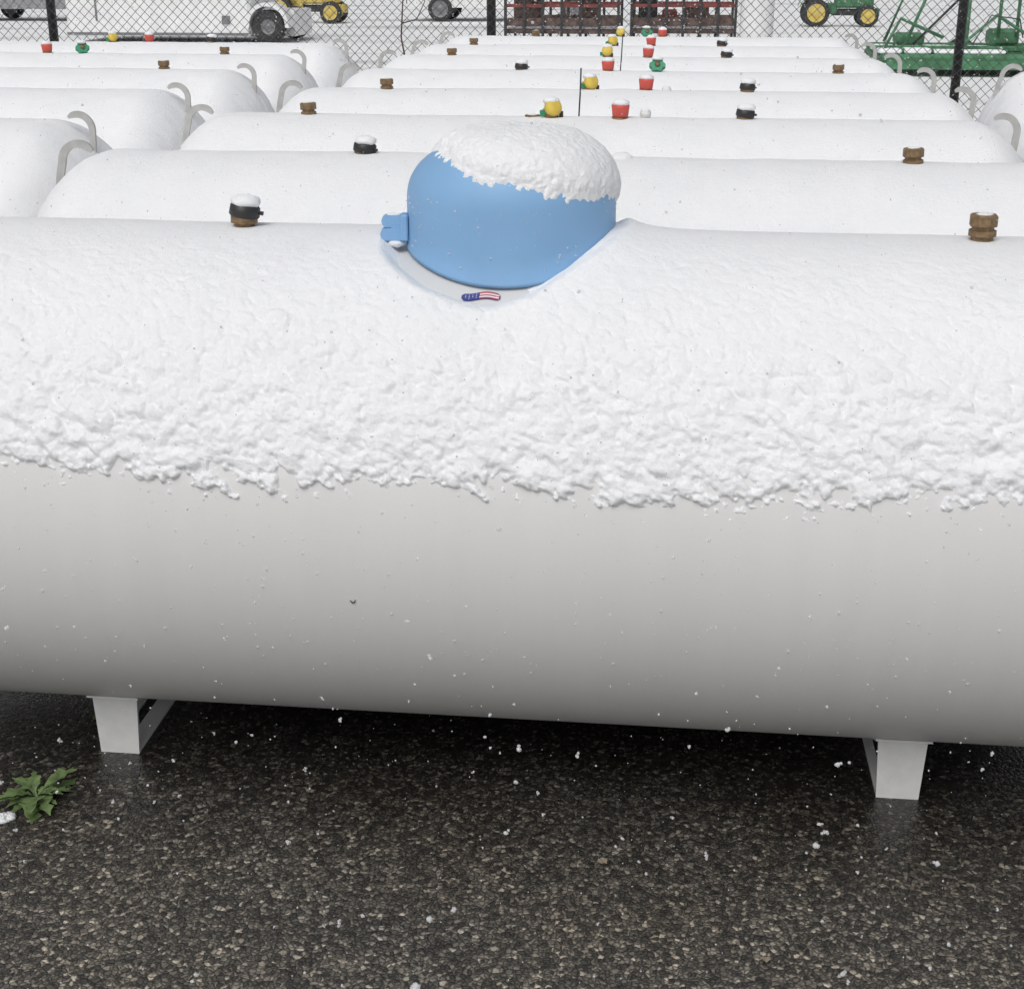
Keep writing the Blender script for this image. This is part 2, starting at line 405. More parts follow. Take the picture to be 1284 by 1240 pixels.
# fittings
def f_brass():
    m=MB(); m.lathe([(.020,0),(.020,.036),(.025,.038),(.025,.048),(.020,.050),(.020,.055)],20,0,smooth=False)
    m.lathe([(.0245,.055),(.026,.057),(.026,.074),(.023,.077)],8,0,smooth=False)
    m.blob((0,0,.077),(.017,.017,.003),1)
    return m.mesh('brass_plug',[BRASS,SNOW])
def f_black(tilt=.14):
    m=MB(); m.lathe([(.020,0),(.020,.034),(.026,.036),(.026,.050)],20,0,smooth=False)
    M=Matrix.Translation((0,0,.048))@Matrix.Rotation(tilt,4,'Y')
    m.lathe([(.028,0),(.030,.003),(.029,.019),(.023,.024)],20,1,M)
    m.box(.026,.036,-.005,.005,.008,.014,1,M)
    m.blob((0.004,0,.076),(.030,.028,.014),2,14,8,.08)
    return m.mesh('relief_valve_cap',[BRASS,BLACK,SNOW])
def f_red():
    m=MB(); m.lathe([(.020,0),(.020,.036),(.026,.038),(.026,.046)],16,1)
    m.lathe([(.021,.046),(.025,.050),(.028,.074),(.029,.082),(.022,.085)],20,0)
    m.blob((0,0,.088),(.028,.027,.014),2,12,6,.08)
    return m.mesh('filler_valve',[REDP,BRASS,SNOW])
def f_yellow():
    m=MB(); m.lathe([(.018,0),(.018,.040),(.024,.042),(.024,.052)],16,1)
    M=Matrix.Translation((0,.0,.066))@Matrix.Rotation(math.radians(66),4,'X')@Matrix.Rotation(.25,4,'Y')
    m.lathe([(.016,-.04),(.018,.0),(.027,.004),(.028,.020),(.022,.030),(.012,.033)],20,0,M)
    m.box(-.036,-.018,-.006,.006,.046,.064,2); m.box(.022,.034,-.02,-.014,.040,.060,3)
    m.blob((0,.0,.092),(.027,.027,.013),4,12,6,.1)
    return m.mesh('service_valve',[YEL,BRASS,GRN,BLACK,SNOW])
def f_green():
    m=MB(); m.lathe([(.016,0),(.016,.050)],14,1)
    M=Matrix.Translation((0,0,.066))@Matrix.Rotation(math.radians(55),4,'X')
    vs=[];fs=[]; n=48
    for z in(-.013,.013):
        for i in range(n):
            a=2*math.pi*i/n; r_=.032+.004*math.cos(6*a); vs.append((r_*math.cos(a),r_*math.sin(a),z))
    for i in range(n): fs.append((i,(i+1)%n,n+(i+1)%n,n+i))
    fs.append(tuple(range(n-1,-1,-1))); fs.append(tuple(range(n,2*n)))
    m.add(vs,fs,0,False,M); m.lathe([(.012,.013),(.012,.02)],12,1,M)
    m.blob((0,.004,.098),(.026,.020,.010),2,12,6,.1)
    return m.mesh('green_handwheel_valve',[GRN,BRASS,SNOW])
def f_rod():
    m=MB(); m.lathe([(.022,0),(.022,.034),(.016,.036)],14,1); m.tube([(0,0,.03),(.001,0,.11),(0,0,.19)],.0026,6,0)
    return m.mesh('gauge_rod',[POSTM,BRASS])
def f_white():
    m=MB(); m.lathe([(.015,0),(.015,.046),(.018,.048),(.018,.060),(.012,.064)],16,0); m.blob((0,0,.064),(.016,.016,.006),1)
    return m.mesh('white_vent_cap',[WPL,SNOW])
FIT={'b':f_brass(),'k':f_black(),'r':f_red(),'y':f_yellow(),'g':f_green(),'o':f_rod(),'w':f_white()}
FNAME={'b':'brass_plug','k':'relief_valve_cap','r':'filler_valve','y':'service_valve','g':'handwheel_valve','o':'gauge_rod','w':'vent_cap'}

def make_tank(cx,cy,items,snow,label,tint=0):
    T=top('propane_tank',label,'propane tank',(cx,cy,0),random.uniform(-.004,.004),'propane tanks parked in rows')
    obj('tank_body',BODY,T)
    for sx in(-.80,.80): obj('leg',LEG,T,(sx,0,0))
    for sx in(-1,1):
        obj('lifting_lug',LUG,T,(sx*LUGX,0,LUGZ),(random.uniform(-.1,.1),random.uniform(.0,.2)*sx,0 if sx>0 else math.pi))
    obj('snow_layer',snow,T,(0,0,0),(0,0,0))
    for it in items:
        k,x=it[:2]; dz=it[2] if len(it)>2 else 0
        dy=random.uniform(-.02,.02) if k not in('b','k') else 0
        o=obj(FNAME[k],FIT[k],T,(x-cx,dy,ZC+math.sqrt(R*R-dy*dy)-.000-dz),(random.uniform(-.06,.06),random.uniform(-.05,.05),random.uniform(-.5,.5)))
    return T
S1='white propane tank, smooth snow, '
rows=[
 (-.285,3.69,[('b',.590),('k',-.79),('r',-.127,.045)],S1+'black cap and brass plug'),
 (-.265,4.67,[('b',-1.175),('k',.218),('y',-.388),('r',-.172),('o',-.305),('w',-.095),('b',-.45,.03)],S1+'yellow valve, red valve, gauge rod'),
 (-.215,5.65,[('b',-1.11),('k',.268),('y',-.331),('r',-.114),('w',-.036,.01)],S1+'yellow valve, red valve, black cap'),
 (-.200,6.63,[('k',-.69),('b',.702),('r',-.302),('g',-.088),('o',-.25)],S1+'green handwheel and red valve'),
 (-.210,7.61,[('b',-1.15),('k',.244),('y',-.353),('r',-.149)],S1+'yellow and red capped valves'),
 (-.21,8.59,[('b',-1.17),('k',.245),('y',-.374),('r',-.147)],S1+'yellow and red capped valves'),
 (-.20,9.57,[('b',-.9),('r',-.1),('y',-.36),('g',-.2)],S1+'small valves near the fence'),
]
for i,(cx,cy,it,lb) in enumerate(rows): make_tank(cx,cy,it,SN[i%5],lb)
left=[(-3.12,4.42,[('y',-3.3)]),(-3.17,5.50,[('r',-3.4),('b',-2.6,.1)]),(-3.21,6.55,[('b',-2.31),('g',-3.20),('r',-3.38)]),
      (-3.24,7.60,[('b',-2.35),('g',-3.11),('r',-3.31),('k',-3.75)]),(-3.25,8.65,[('y',-3.35),('r',-3.13),('k',-2.75)])]
for i,(cx,cy,it) in enumerate(left): make_tank(cx,cy,it,SN[(i+2)%5],'snow covered propane tank in the neighbouring row')
for i,(cx,cy) in enumerate([(2.77,5.85),(2.77,6.90)]): make_tank(cx,cy,[('b',3.4),('r',2.9)],SN[(i+1)%5],'snow covered propane tank standing apart by the fence')

# ------------------------------------------------------------ front tank
FX,FY=-.315,2.71
T=top('propane_tank','large white propane tank with blue dome cover, lumpy snow on top','propane tank',(FX,FY,0),0,'propane tanks parked in rows')
obj('tank_body',BODY,T); obj('snow_layer',FRONT_SNOW,T)
for sx in(-.783,.802): obj('leg',LEG,T,(sx,0,0))
for sx in(-1,1): obj('lifting_lug',LUG,T,(sx*LUGX,0,LUGZ),(0,0,0 if sx>0 else math.pi))
obj('relief_valve_cap',FIT['k'],T,(-.822+.315,0,ZC+R),(0,.04,.1)); obj('brass_plug',FIT['b'],T,(.569+.315,0,ZC+R),(0,0,.3))
nth=96; th=np.linspace(0,2*math.pi,nth+1)
rowsP=[]
def ring(r,z): return np.stack([r*np.cos(th),r*np.sin(th),z+0*th],-1)
def zb(r): return np.sqrt(R*R-(r*np.sin(th))**2)-R
EX1,EX2=.68,.90
def dome_rz(q):
    a=q*math.pi/2
    return DR*math.cos(a)**EX1, .090+.110*math.sin(a)**EX2
r0=DR+.003
rowsP.append(np.stack([(DR-.006)*np.cos(th),(DR-.006)*np.sin(th),zb(DR-.006)+.007],-1))
rowsP.append(np.stack([r0*np.cos(th),r0*np.sin(th),zb(r0)+.006],-1))
rowsP.append(np.stack([r0*np.cos(th),r0*np.sin(th),zb(r0)+.013],-1))
rowsP.append(np.stack([DR*np.cos(th),DR*np.sin(th),zb(DR)+.020],-1))
for k in(.35,.7): rowsP.append(np.stack([DR*np.cos(th),DR*np.sin(th),(zb(DR)+.020)*(1-k)+.090*k],-1))
for q in np.linspace(0,.995,30):
    r_,z_=dome_rz(q); rowsP.append(ring(r_,z_))
Pd=np.array(rowsP)[:, ::-1]
dm=grid_mesh('dome_cover',Pd,BLUE)
dome=obj('dome_cover',dm,T,(DOME_X,0,ZC+R)); dome['label']='light blue hinged dome cover capped with snow'
nq=150;na=460
q=np.linspace(0,.998,nq)[:,None]; a2=np.linspace(0,2*math.pi,na)[None,:]
hz=np.linspace(0.02,.090,45,endpoint=False)
qa=q*math.pi/2; rq=DR*np.cos(qa)**EX1; zq=.090+.110*np.sin(qa)**EX2
rfull=np.concatenate([np.full(45,DR),rq[:,0]]); zfull=np.concatenate([hz,zq[:,0]])
dr=np.gradient(rfull); dz=np.gradient(zfull); l=np.hypot(dr,dz)+1e-9; Nr=dz/l; Nz=-dr/l
X=rfull[:,None]*np.cos(a2); Y=rfull[:,None]*np.sin(a2); Z=zfull[:,None]+0*a2
plen=np.concatenate([[0],np.cumsum(np.hypot(np.diff(rfull),np.diff(zfull)))]); rad=(plen[-1]-plen)[:,None]
U=rad*np.cos(a2); V_=rad*np.sin(a2)
gr=fbm(U*110,V_*110,75,3)-.5
lump=.35*mounds(U/.020,V_/.015,71)+.35*mounds(U/.011,V_/.009,72)+.35*fbm(U*80,V_*80,79,3)
zt=.141-.245*X-.35*np.clip(Y,0,1)+.010*(fbm(U*18,V_*18,73,3)-.5)*2
fade=sst(-.006,.030,Z-zt+.014*(lump-.5)+.014*gr)
ne=np.exp(-np.clip(Z-zt,0,1)/.035)
Tt=(.015+.013*np.clip(Nz[:,None],0,1)+.006*(fbm(U*12,V_*12,74,3)-.5)+.005*(lump-.4)*(.2+ne)+.0045*gr)
Tt=Tt*fade**.8*(1-.45*ne)-.003*(1-fade)
P=np.stack([X+Tt*Nr[:,None]*np.cos(a2)*.7,Y+Tt*Nr[:,None]*np.sin(a2)*.7,Z+Tt*np.maximum(Nz[:,None],.0)],-1)[:, ::-1]
obj('snow_cap',grid_mesh('snow_cap',P,SNOW),dome)
# stuck snow specks on the dome wall
mb=MB()
for i in range(70):
    a=math.radians(random.uniform(-185,5)); z=random.uniform(-.01,.11); r_=random.choice((.0012,.0012,.0018,.0026))
    zz=max(z,math.sqrt(R*R-(DR*math.sin(a))**2)-R+.022)
    mb.blob((DR*math.cos(a),DR*math.sin(a),zz),(r_,r_,r_),0,6,4,.3)
o=obj('snow_specks',mb.mesh('snow_specks',[FLAKE]),dome); o['kind']='stuff'
mb=MB()
for i in range(230):
    a=math.radians(random.uniform(72,118)); r_=random.choice((.0009,.0012,.0012,.0018,.0025)); x=random.uniform(-1.15,1.15)
    mb.blob((x,-R*math.sin(a),ZC+R*math.cos(a)),(r_,r_,r_*random.uniform(.8,1.6)),0,6,4,.3)
o=obj('snow_specks',mb.mesh('snow_specks',[FLAKE]),T); o['kind']='stuff'
mb=MB()
def ear(x0,x1,zc,hw,y0,y1):
    pts=[(x1,zc-hw),(x1,zc+hw)]
    for i in range(11):
        a=math.pi/2+math.pi*i/10; pts.append((x0+hw*math.cos(a),zc+hw*math.sin(a)))
    n=len(pts); vs=[(x,y0,z) for x,z in pts]+[(x,y1,z) for x,z in pts]
    mb.add(vs,[tuple(range(n)),tuple(range(2*n-1,n-1,-1))]+[(i,n+i,n+(i+1)%n,(i+1)%n) for i in range(n)],0,False)
ear(-.231,-.190,.031,.0115,-.012,.012); ear(-.229,-.190,.0545,.0110,-.008,.016)
mb.box(-.222,-.190,-.010,.010,.038,.048,0)
mb.box(-.204,-.190,-.016,.018,.018,.068,0,None,.003)
mb.blob((-.216,.004,.066),(.014,.009,.003),1); mb.blob((-.214,-.004,.014),(.018,.012,.008),1)
obj('dome_latch',mb.mesh('dome_latch',[BLUE,SNOW]),dome,(0,-.03,0),(0,0,math.radians(8)))
FB=mat('sticker_blue',(.06,.065,.26),.4,noise=.02); FR=mat('sticker_red',(.50,.06,.07),.4,noise=.02); FW=mat('sticker_white',(.8,.8,.8),.4,noise=.02)
mb=MB()
def fl(u,v,lift):
    x=-.051+.070*u; ph_=math.radians(25.5+2.5*v+ .45*math.sin(u*6.3+.6)); r_=R+.0012+lift
    return (x,-r_*math.sin(ph_),ZC+r_*math.cos(ph_))
def patch(u0,u1,v0,v1,mi,lift):
    n=14; vs=[];fs=[]
    for i in range(n+1):
        u=u0+(u1-u0)*i/n
        e=1.0; k=min(u,1-u)/.12
        if k<1: e=math.sqrt(max(0,1-(1-k)**2))*.6+.4
        for v in(v0,v1): vs.append(fl(u,.5+(v-.5)*e,lift))
    for i in range(n): fs.append((2*i,2*i+1,2*i+3,2*i+2))
    mb.add(vs,fs,mi)
patch(0,1,0,1,0,0); patch(.04,.45,.10,.90,0,.0006)
for k in range(5): patch(.46,.97,.08+k*.168,.08+k*.168+.168,1 if k%2==0 else 2,.0006)
for i in range(4):
    for j in range(2+i%2):
        u=.10+i*.09; v=.28+j*.22-.05*(i%2); patch(u,u+.022,v,v+.09,2,.0012)
obj('flag_sticker',mb.mesh('flag_sticker',[FB,FR,FW]),T)
mb=MB()
def tp(x,phd,l=0.0012): a=math.radians(phd); return (x,-(R+l)*math.sin(a),ZC+(R+l)*math.cos(a))
mb.tube([tp(-.217,97.4),tp(-.213,98),tp(-.209,97.8),tp(-.2075,97.2)],[.0006,.0014,.0012,.0005],6)
obj('paint_chip',mb.mesh('paint_chip',[BLACK]),T)

# ------------------------------------------------------------ fence
FYY=10.9; FXA,FXB=-8.2,5.4; FH=2.1
F=top('chain_link_fence','galvanized chain link fence with dark steel posts','fence',(0,FYY,0))
mb=MB(); st=.072; k=FXA-FH
def tri(p,q,r_=.0024):
    p=Vector(p);q=Vector(q);t_=(q-p).normalized();a=Vector((0,1,0));b=t_.cross(a)
    vs=[]
    for c in(p,q):
        for i in range(3):
            w=2*math.pi*i/3; vs.append(c+a*math.cos(w)*r_+b*math.sin(w)*r_)
    mb.add(vs,[(0,1,4,3),(1,2,5,4),(2,0,3,5)],0,True)
while k<FXB:
    x0,x1=k,k+FH; z0,z1=.03,FH
    if x0<FXA: z0=z0+(FXA-x0); x0=FXA
    if x1>FXB: z1=z1-(x1-FXB); x1=FXB
    if z1>z0: tri((x0,-.002,z0),(x1,-.002,z1))
    x0,x1=k,k+FH; z0,z1=FH,.03
    if x0<FXA: z0=z0-(FXA-x0); x0=FXA
    if x1>FXB: z1=z1+(x1-FXB); x1=FXB
    if z0>z1: tri((x0,.002,z0),(x1,.002,z1))
    k+=st
obj('wire_mesh',mb.mesh('wire_mesh',[STEEL]),F)
mbp=MB(); mbp.lathe([(.034,0),(.034,2.15),(.028,2.17),(.01,2.19)],16); PM=mbp.mesh('post',[POSTM])
for x in(-8.2,-4.70,-1.36,1.99,5.4): obj('post',PM,F,(x,.04,0))
mb=MB(); mb.tube([(FXA,.04,2.1),(FXB,.04,2.1)],.021,10); obj('top_rail',mb.mesh('top_rail',[POSTM]),F)
V=MB(); 
V.tube([(-1.97,0,0),(-1.95,.01,.6),(-2.02,0,1.0),(-2.0,-.01,1.25),(-1.93,0,1.5),(-1.97,0,1.8)],[.008,.007,.006,.005,.004,.002],6)
V.tube([(-2.01,0,1.1),(-1.90,0,1.13),(-1.84,0,1.25),(-1.88,0,1.42)],[.005,.004,.003,.002],5)
v=obj('dead_vine',V.mesh('dead_vine',[WOOD]),None,(0,FYY-.02,0)); v['label']='thin bare dead vine climbing the chain link fence'; v['category']='vine'

# ------------------------------------------------------------ background machines
def wheel_mesh(r,w,rim,rimmat,name='wheel'):
    m=MB(); M=Matrix.Rotation(math.pi/2,4,'X')
    m.lathe([(rim*.98,-w/2*.9),(r*.93,-w/2),(r,-w/2*.7),(r,w/2*.7),(r*.93,w/2),(rim*.98,w/2*.9)],32,0,M,True,False)
    m.lathe([(rim,-w/2*.88),(rim*.9,-w/2*.8),(rim*.4,-w/2*.6),(rim*.3,-w/2*.85),(.01,-w/2*.85)],24,1,M,True,False)
    m.lathe([(rim,w/2*.88),(rim*.9,w/2*.8),(rim*.4,w/2*.6),(rim*.3,w/2*.85),(.01,w/2*.85)],24,1,M,True,False)
    return m.mesh(name,[RUBBER,rimmat])
def W(parent,x,y,r,me): return obj('wheel',me,parent,(x,y,r))
def side_part(name,p,build,mats,spots):
    m=MB(); build(m); me=m.mesh(name,mats)
    for loc in spots: obj(name,me,p,loc)
E=top('enclosed_trailer','white enclosed cargo trailer with dark tyre on snowy ground','trailer',(-11.75,28,0))
mb=MB(); mb.box(0,3.65,0,2,.12,2.3,0,None,.05); mb.box(0,3.6,-.012,-.002,.14,.19,1); mb.box(.6,.63,-.02,-.003,.4,2.0,1); mb.box(3.1,3.25,-.03,-.003,.35,.5,1)
mb.box(-.02,3.67,-.02,2.02,2.303,2.36,2,None,.02)
obj('trailer_body',mb.mesh('trailer_body',[WBODY,CHROME,SNOW]),E)
wm=wheel_mesh(.31,.24,.14,CHROME)
W(E,4.02,-.02,.31,wm); W(E,4.02,1.9,.31,wm)
mb=MB(); vs=[];fs=[]
for i in range(13):
    a=math.radians(-5+190*i/12)
    for r_ in(.35,.42):
        for y in(-.2,.3): vs.append((4.02+r_*math.cos(a),y,.33+r_*math.sin(a)))
for i in range(12):
    o=i*4; fs+=[(o,o+1,o+5,o+4),(o+2,o+6,o+7,o+3),(o,o+4,o+6,o+2),(o+1,o+3,o+7,o+5)]
mb.add(vs,fs); mb.box(3.6,4.42,.32,1.7,.12,.6,0)
obj('fender',mb.mesh('fender',[WBODY]),E)
def car(name,lab,loc,paint,prof,L_,rot=0,cat='truck'):
    E=top(name,lab,cat,loc,rot)
    mb=MB(); n=len(prof); W2=.88
    vs=[(x,-W2,z) for x,z in prof]+[(x,W2,z) for x,z in prof]
    vs=[(x,y*(.82 if z>1.15 else 1),z) for x,y,z in vs]
    mb.add(vs,[tuple(range(n)),tuple(range(2*n-1,n-1,-1))]+[(i,n+i,n+(i+1)%n,(i+1)%n) for i in range(n)],0)
    obj('body',mb.mesh('body',[paint]),E)
    wm=wheel_mesh(.31,.24,.21,CHROME)
    for x in(.85,L_-.95):
        for y in(-.82,.82): W(E,x,y,.31,wm)
    return E
pprof=[(0,.34),(0,1.02),(.1,1.08),(1.9,1.08),(2.0,1.7),(2.2,1.78),(3.1,1.76),(3.75,1.14),(4.9,1.02),(5.15,.85),(5.2,.34)]
E=car('pickup_truck','white pickup truck parked on snowy ground',(-6.9,39,0),WBODY,pprof,5.2)
side_part('window',E,lambda m:m.add([(2.15,0,1.2),(3.0,0,1.2),(3.55,0,1.2),(3.02,0,1.68),(2.25,0,1.68)],[(0,1,2,3,4)],0),[GLASS],[(0,-.735,0),(0,.735,0)])
side_part('bumper',E,lambda m:m.box(-.04,.06,-.8,.8,.42,.58,0,None,.02),[POSTM],[(0,0,0),(5.16,0,0)])
cprof=[(0,.3),(0,.8),(.7,.9),(1.3,1.35),(2.7,1.38),(3.3,.95),(4.3,.78),(4.4,.3)]
E=car('parked_car','grey parked car dusted with snow',(-18.6,38,0),mat('grey_car_paint',(.3,.3,.31),.3),cprof,4.4,0,'car')
side_part('window',E,lambda m:m.add([(1.05,0,.93),(3.1,0,.93),(2.6,0,1.30),(1.4,0,1.30)],[(0,1,2,3)],0),[GLASS],[(0,-.885,0),(0,.885,0)])
def tractor(lab,loc,pm,rimm,rot=0,sc=1):
    E=top('tractor',lab,'tractor',loc,rot); E.scale=(sc,)*3
    mb=MB(); mb.box(.9,2.5,-.32,.32,.75,1.35,0,None,.08); mb.box(-.1,1.0,-.25,.25,.5,.95,0,None,.05); mb.box(.8,2.4,-.2,.2,.45,.72,1,None,.03)
    obj('body',mb.mesh('body',[pm,POSTM]),E)
    rw=wheel_mesh(.56,.36,.38,rimm); fw=wheel_mesh(.44,.28,.30,rimm)
    for y in(-.62,.62): W(E,.1,y,.56,rw); W(E,2.25,y,.44,fw)
    def fen(mb,y=0):
        for i in range(10):
            a=math.radians(20+130*i/9); a2_=math.radians(20+130*(i+1)/9); 
            p=[(.1+.70*math.cos(t_),.62+.70*math.sin(t_)) for t_ in(a,a2_)]
            mb.add([(p[0][0],y-.2,p[0][1]),(p[1][0],y-.2,p[1][1]),(p[1][0],y+.2,p[1][1]),(p[0][0],y+.2,p[0][1])],[(0,1,2,3)])
    side_part('fender',E,fen,[pm],[(0,-.62,0),(0,.62,0)])
    mb=MB(); mb.box(-.1,.4,-.22,.22,.98,1.08,0,None,.03); mb.box(-.18,-.06,-.22,.22,1.08,1.45,0,None,.03); obj('seat',mb.mesh('seat',[JDY if pm==JDG else BLACK]),E)
    mb=MB(); mb.tube([(-.3,-.4,.9),(-.3,-.4,2.2),(-.3,.4,2.2),(-.3,.4,.9)],.03,8); obj('roll_bar',mb.mesh('roll_bar',[POSTM]),E)
    mb=MB(); mb.tube([(.8,0,1.2),(.55,0,1.4)],.02,6); mb.lathe([(.17,0),(.19,.01),(.17,.02)],20,0,Matrix.Translation((.55,0,1.4))@Matrix.Rotation(-.7,4,'Y'),cap=False); obj('steering_wheel',mb.mesh('steering_wheel',[BLACK]),E)
    mb=MB(); mb.box(2.5,2.75,-.45,.45,.4,.75,0,None,.04); obj('front_weight',mb.mesh('front_weight',[pm]),E)
    return E
tractor('small green tractor with yellow wheels on snowy ground',(3.15,36.5,0),JDG,JDY,0,.56)
tractor('yellow utility tractor parked in the snow',(-9.9,37,0),JDY,JDY,0,.6)
E=top('rotary_mower','green folding rotary mower with yellow wheels dusted with snow','farm machine',(2.78,22,0))
mb=MB()
mb.box(0,3.4,-.9,.9,.18,.30,0,None,.05); mb.box(.1,3.3,-.93,-.905,.10,.22,0)
mb.box(-.05,3.45,-.5,-.44,.31,.39,0,None,.02); mb.box(-.05,3.45,.3,.36,.31,.39,0,None,.02)
for x in(.3,.7,1.1,1.7,2.1,2.4,2.8,3.1): mb.box(x,x+.04,-.8,.8,.305,.365,0,None,.012)
mb.box(.3,.7,-.2,.2,.38,.54,0,None,.04); mb.box(1.6,2.0,-.2,.2,.38,.60,0,None,.04)
obj('deck',mb.mesh('deck',[JDG]),E)
mb=MB()
for p in([(.4,-.4,.4),(.7,-.2,1.1),(1.5,0,1.15)],[(2.9,-.4,.4),(2.6,-.2,1.15),(1.9,0,1.2)],[(1.2,-.6,.3),(1.25,-.3,1.4)],[(2.2,-.6,.3),(2.15,-.3,1.4)],[(1.2,-.3,1.4),(2.2,-.3,1.4)],[(.05,-.7,.3),(.3,-.5,.75),(.9,-.5,.5)],
         [(1.0,-.7,.3),(1.6,-.5,.8),(2.4,-.7,.3)],[(2.5,-.7,.3),(2.9,-.4,.8),(3.3,-.6,.4)],[(.2,.3,.4),(.5,.3,1.2),(.9,.3,1.2)],[(1.7,-.2,.5),(1.7,-.2,1.5)],[(1.95,-.2,.5),(1.95,-.2,1.5)]):
    mb.tube(p,.024,8)
obj('lift_arm',mb.mesh('lift_arm',[JDG]),E)
mb=MB(); mb.tube([(.5,-.45,.4),(1.1,-.3,1.0)],.018,8); mb.tube([(2.8,-.45,.4),(2.3,-.3,1.05)],.018,8); mb.tube([(1.3,-.5,.4),(1.5,-.6,.8),(1.9,-.55,.75),(2.0,-.4,.5)],.010,6)
obj('hydraulic_cylinder',mb.mesh('hydraulic_cylinder',[BLACK]),E)
wm=wheel_mesh(.21,.16,.13,JDY)
for x in(1.45,2.1): W(E,x,1.15,.21,wm)
for x0,x1 in((.0,.30),(.34,.70),(.74,1.10),(1.14,1.70),(2.14,2.40),(2.44,2.80),(2.84,3.10),(3.14,3.40)):
    for ya,yb in((-.86,-.51),(-.43,.29)):
        mb=MB(); mb.box(x0,x1,ya,yb,.302,.345+random.uniform(0,.03),0,None,.015)
        obj('snow_layer',mb.mesh('snow_layer',[SNOW]),E)
E=top('rotary_mower','green mower deck parked beyond the fence','farm machine',(6.6,24.5,0),.2)
mb=MB(); mb.box(0,2.2,-.8,.8,.2,.5,0,None,.06); mb.tube([(.3,0,.5),(1.0,0,1.2),(2.0,0,1.1)],.06,8); mb.tube([(1.8,-.4,.5),(1.0,0,1.2)],.05,8)
obj('deck',mb.mesh('deck',[JDG]),E)
for x in(.2,2.0): W(E,x,-.95,.21,wm)
def rack(lab,x0,x1,y):
    E=top('storage_rack',lab,'rack',(x0,y,0)); L_=x1-x0
    n=int(L_/.26)
    m=MB(); m.box(-.022,.022,0,.045,.0,1.55,0); me=m.mesh('stake',[POSTM])
    for i in range(n+1):
        for yy in(-.06,1.4): obj('stake',me,E,(L_*i/n,yy,0))
    m=MB(); m.box(0,L_,0,.03,0,.05,0); me1=m.mesh('rail',[REDR])
    m=MB(); m.box(0,L_,0,.03,0,.12,0); me2=m.mesh('board',[WOOD])
    for z,nm,me_ in((.16,'rail',me1),(.52,'board',me2),(.80,'rail',me1),(.98,'board',me2),(1.22,'rail',me1),(1.40,'board',me2)):
        for yy in(-.012,1.36): obj(nm,me_,E,(0,yy,z))
    mb=MB(); mb.box(0,L_,.03,1.34,.40,.47,0,None,.01); obj('shelf',mb.mesh('shelf',[WOOD]),E)
    mb=MB(); mb.box(0.02,L_-.02,.05,1.3,.472,.50,0,None,.012); obj('snow_layer',mb.mesh('snow_layer',[SNOW]),E)
    x=.1
    while x<L_-.4:
        w_=random.uniform(.2,.42); h_=random.uniform(.15,.6); mb=MB(); mb.box(0,w_,0,.65,0,h_,0,None,.02)
        obj('crate',mb.mesh('crate',[random.choice((WOOD,WOOD,POSTM,REDR))]),E,(x,.25,.502)); x+=w_+random.uniform(.05,.3)
rack('dark steel storage rack with red rails and boards',-2.75,-.95,24)
rack('dark steel storage rack with red rails and boards',-.75,.90,24.3)
E=top('upright_gas_tank','white upright gas tank capped with snow','gas tank',(1.12,22,0))
mb=MB(); mb.lathe([(.18,0),(.18,.06),(.16,.08),(.22,.12),(.24,.2),(.24,1.25),(.21,1.36),(.1,1.42)],28); obj('tank_body',mb.mesh('tank_body',[WBODY]),E)
mb=MB(); mb.lathe([(.10,0),(.11,.12),(.09,.14)],20,0,cap=False); obj('collar',mb.mesh('collar',[LEGP]),E,(0,0,1.42))

# ------------------------------------------------------------ weed + debris
def weed(cx,cy,s,nl,lab):
    mb=MB()
    for k in range(nl):
        a=k*2.4+random.uniform(-.5,.5); L_=s*random.uniform(.4,1.15); el=random.uniform(.2,1.1)
        n=9; vs=[];fs=[]
        tw=random.uniform(-.7,.7)
        for i in range(n+1):
            u=i/n; w=L_*.18*math.sin(math.pi*min(1,u*.85+.12))*(1+.5*math.sin(u*21+k))*(1-.3*(u<.25))
            if u<.35: w*=.3
            r_=L_*u*math.cos(el*(1-.5*u)); z=.006+L_*(math.sin(el)*u-.45*u*u)
            for sd,zz in((-1,.25),(0,0),(1,.25)):
                vs.append((r_*math.cos(a)-sd*w*math.sin(a+tw*u),r_*math.sin(a)+sd*w*math.cos(a+tw*u),max(.006,z+zz*w)))
        for i in range(n):
            for j in(0,1): o=i*3+j; fs.append((o,o+1,o+4,o+3))
        mb.add(vs,fs,0,True)
    o=obj('weed_plant',mb.mesh('weed_plant',[LEAF]),None,(cx,cy,0)); o['label']=lab; o['category']='weed'
weed(-1.20,2.32,.088,34,'small green broadleaf weed growing from asphalt')
weed(-1.20,2.66,.04,9,'tiny dark green weed under the tank')
def flat_leaf(cx,cy,s,m,lab,cat,name='fallen_leaf'):
    mb=MB(); vs=[(0,0,.014)];n=11
    for i in range(n):
        a=2*math.pi*i/n; r_=s*random.uniform(.6,1.1); vs.append((r_*math.cos(a),r_*.7*math.sin(a),.007+random.uniform(0,.007)))
    mb.add(vs,[(0,1+i,1+(i+1)%n) for i in range(n)],0,True)
    o=obj(name,mb.mesh(name,[m]),None,(cx,cy,0)); o['label']=lab; o['category']=cat
flat_leaf(-.08,2.22,.012,DRY,'small dry brown leaf on wet asphalt','leaf')
flat_leaf(.20,1.98,.012,DRY,'small dry brown leaf on wet asphalt','leaf')
mb=MB(); mb.blob((0,0,.010),(.020,.015,.010),0,16,10,.3); mb.blob((.014,.008,.009),(.014,.012,.009),0,14,8,.3)
o=obj('snow_clump',mb.mesh('snow_clump',[SNOW]),None,(-1.235,2.235,0)); o['label']='small clump of wet snow beside the weed'; o['category']='snow'

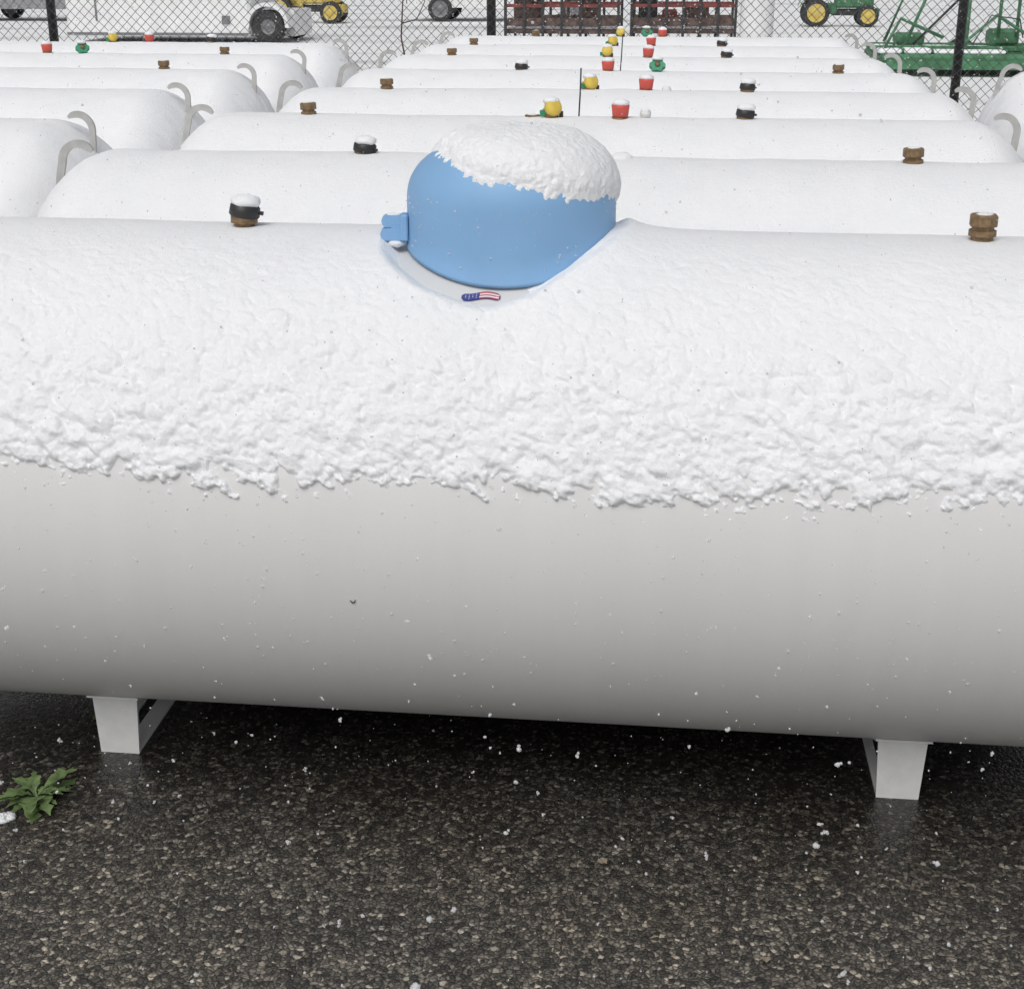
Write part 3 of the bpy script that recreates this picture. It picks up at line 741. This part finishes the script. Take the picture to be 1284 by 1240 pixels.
# ------------------------------------------------------------ falling snow
def flakes():
    V=[];Fc=[]
    t=(1+5**.5)/2
    ico=np.array([(-1,t,0),(1,t,0),(-1,-t,0),(1,-t,0),(0,-1,t),(0,1,t),(0,-1,-t),(0,1,-t),(t,0,-1),(t,0,1),(-t,0,-1),(-t,0,1)])/math.hypot(1,t)
    fi=[(0,11,5),(0,5,1),(0,1,7),(0,7,10),(0,10,11),(1,5,9),(5,11,4),(11,10,2),(10,7,6),(7,1,8),(3,9,4),(3,4,2),(3,2,6),(3,6,8),(3,8,9),(4,9,5),(2,4,11),(6,2,10),(8,6,7),(9,8,1)]
    def one(c,r):
        for k in range(4 if r>.0022 else (2 if r>.0014 else 1)):
            o=len(V); cc=np.array(c)+rng.normal(0,r*.45,3)*(k>0)
            sc=r*rng.uniform(.6,1,3)*(1 if k==0 else .7)
            for p in ico*(1+rng.uniform(-.15,.15,(12,1))): V.append(tuple(cc+p*sc))
            for f in fi: Fc.append(tuple(i+o for i in f))
    n=0
    while n<9000:
        c=(rng.uniform(-2.0,1.6),rng.uniform(.35,4.5),rng.uniform(.01,1.9))
        r_=.0010+.0028*rng.random()**4
        if math.dist(c,(0,0,1.557))<.6: continue
        if c[2]>1.0 and r_>.0018: continue
        if math.hypot(c[1]-2.71,c[2]-.565)<.49: continue
        one(c,r_); n+=1
    for i in range(1500):
        one((rng.uniform(-6,5),rng.uniform(4.5,16),rng.uniform(.9,2.0)),rng.uniform(.0015,.003))
    for i in range(4200):
        one((rng.uniform(-12,8),rng.uniform(11.2,26),rng.uniform(.2,1.8)),rng.uniform(.004,.009))
    me=bpy.data.meshes.new('falling_snow'); me.from_pydata(V,[],Fc); me.materials.append(FLAKE)
    me.polygons.foreach_set('use_smooth',[True]*len(Fc)); return me
o=obj('falling_snow',flakes()); o['kind']='stuff'; o['label']='white snowflakes drifting down through the air'

# ------------------------------------------------------------ light
w=bpy.data.worlds.new('World'); scene.world=w; w.use_nodes=True; nt=w.node_tree
SE=52
bg=nt.nodes['Background']; sky=nt.nodes.new('ShaderNodeTexSky'); sky.sky_type='NISHITA'; sky.sun_disc=False
sky.sun_elevation=math.radians(SE); sky.sun_rotation=math.radians(195); sky.air_density=1.0; sky.dust_density=4
hs=nt.nodes.new('ShaderNodeHueSaturation'); hs.inputs['Saturation'].default_value=.17
nt.links.new(sky.outputs['Color'],hs.inputs['Color']); nt.links.new(hs.outputs['Color'],bg.inputs['Color']); bg.inputs['Strength'].default_value=.101
sl=bpy.data.lights.new('sun','SUN'); sl.energy=.95; sl.angle=math.radians(40); sl.color=(1,.99,.975)
so=bpy.data.objects.new('sun',sl); COL.objects.link(so)
el=math.radians(SE); az=math.radians(195)
d=Vector((math.sin(az)*math.cos(el),math.cos(az)*math.cos(el),math.sin(el)))
so.rotation_euler=d.to_track_quat('Z','Y').to_euler(); so.location=(0,0,10)

cam=bpy.data.cameras.new('camera'); co=bpy.data.objects.new('camera',cam); COL.objects.link(co)
cam.sensor_width=36; cam.lens=50.4; cam.clip_end=1000; cam.clip_start=.02
co.location=(0,0,1.557); co.rotation_euler=(math.radians(90-20.55),0,math.radians(6.3))
scene.camera=co
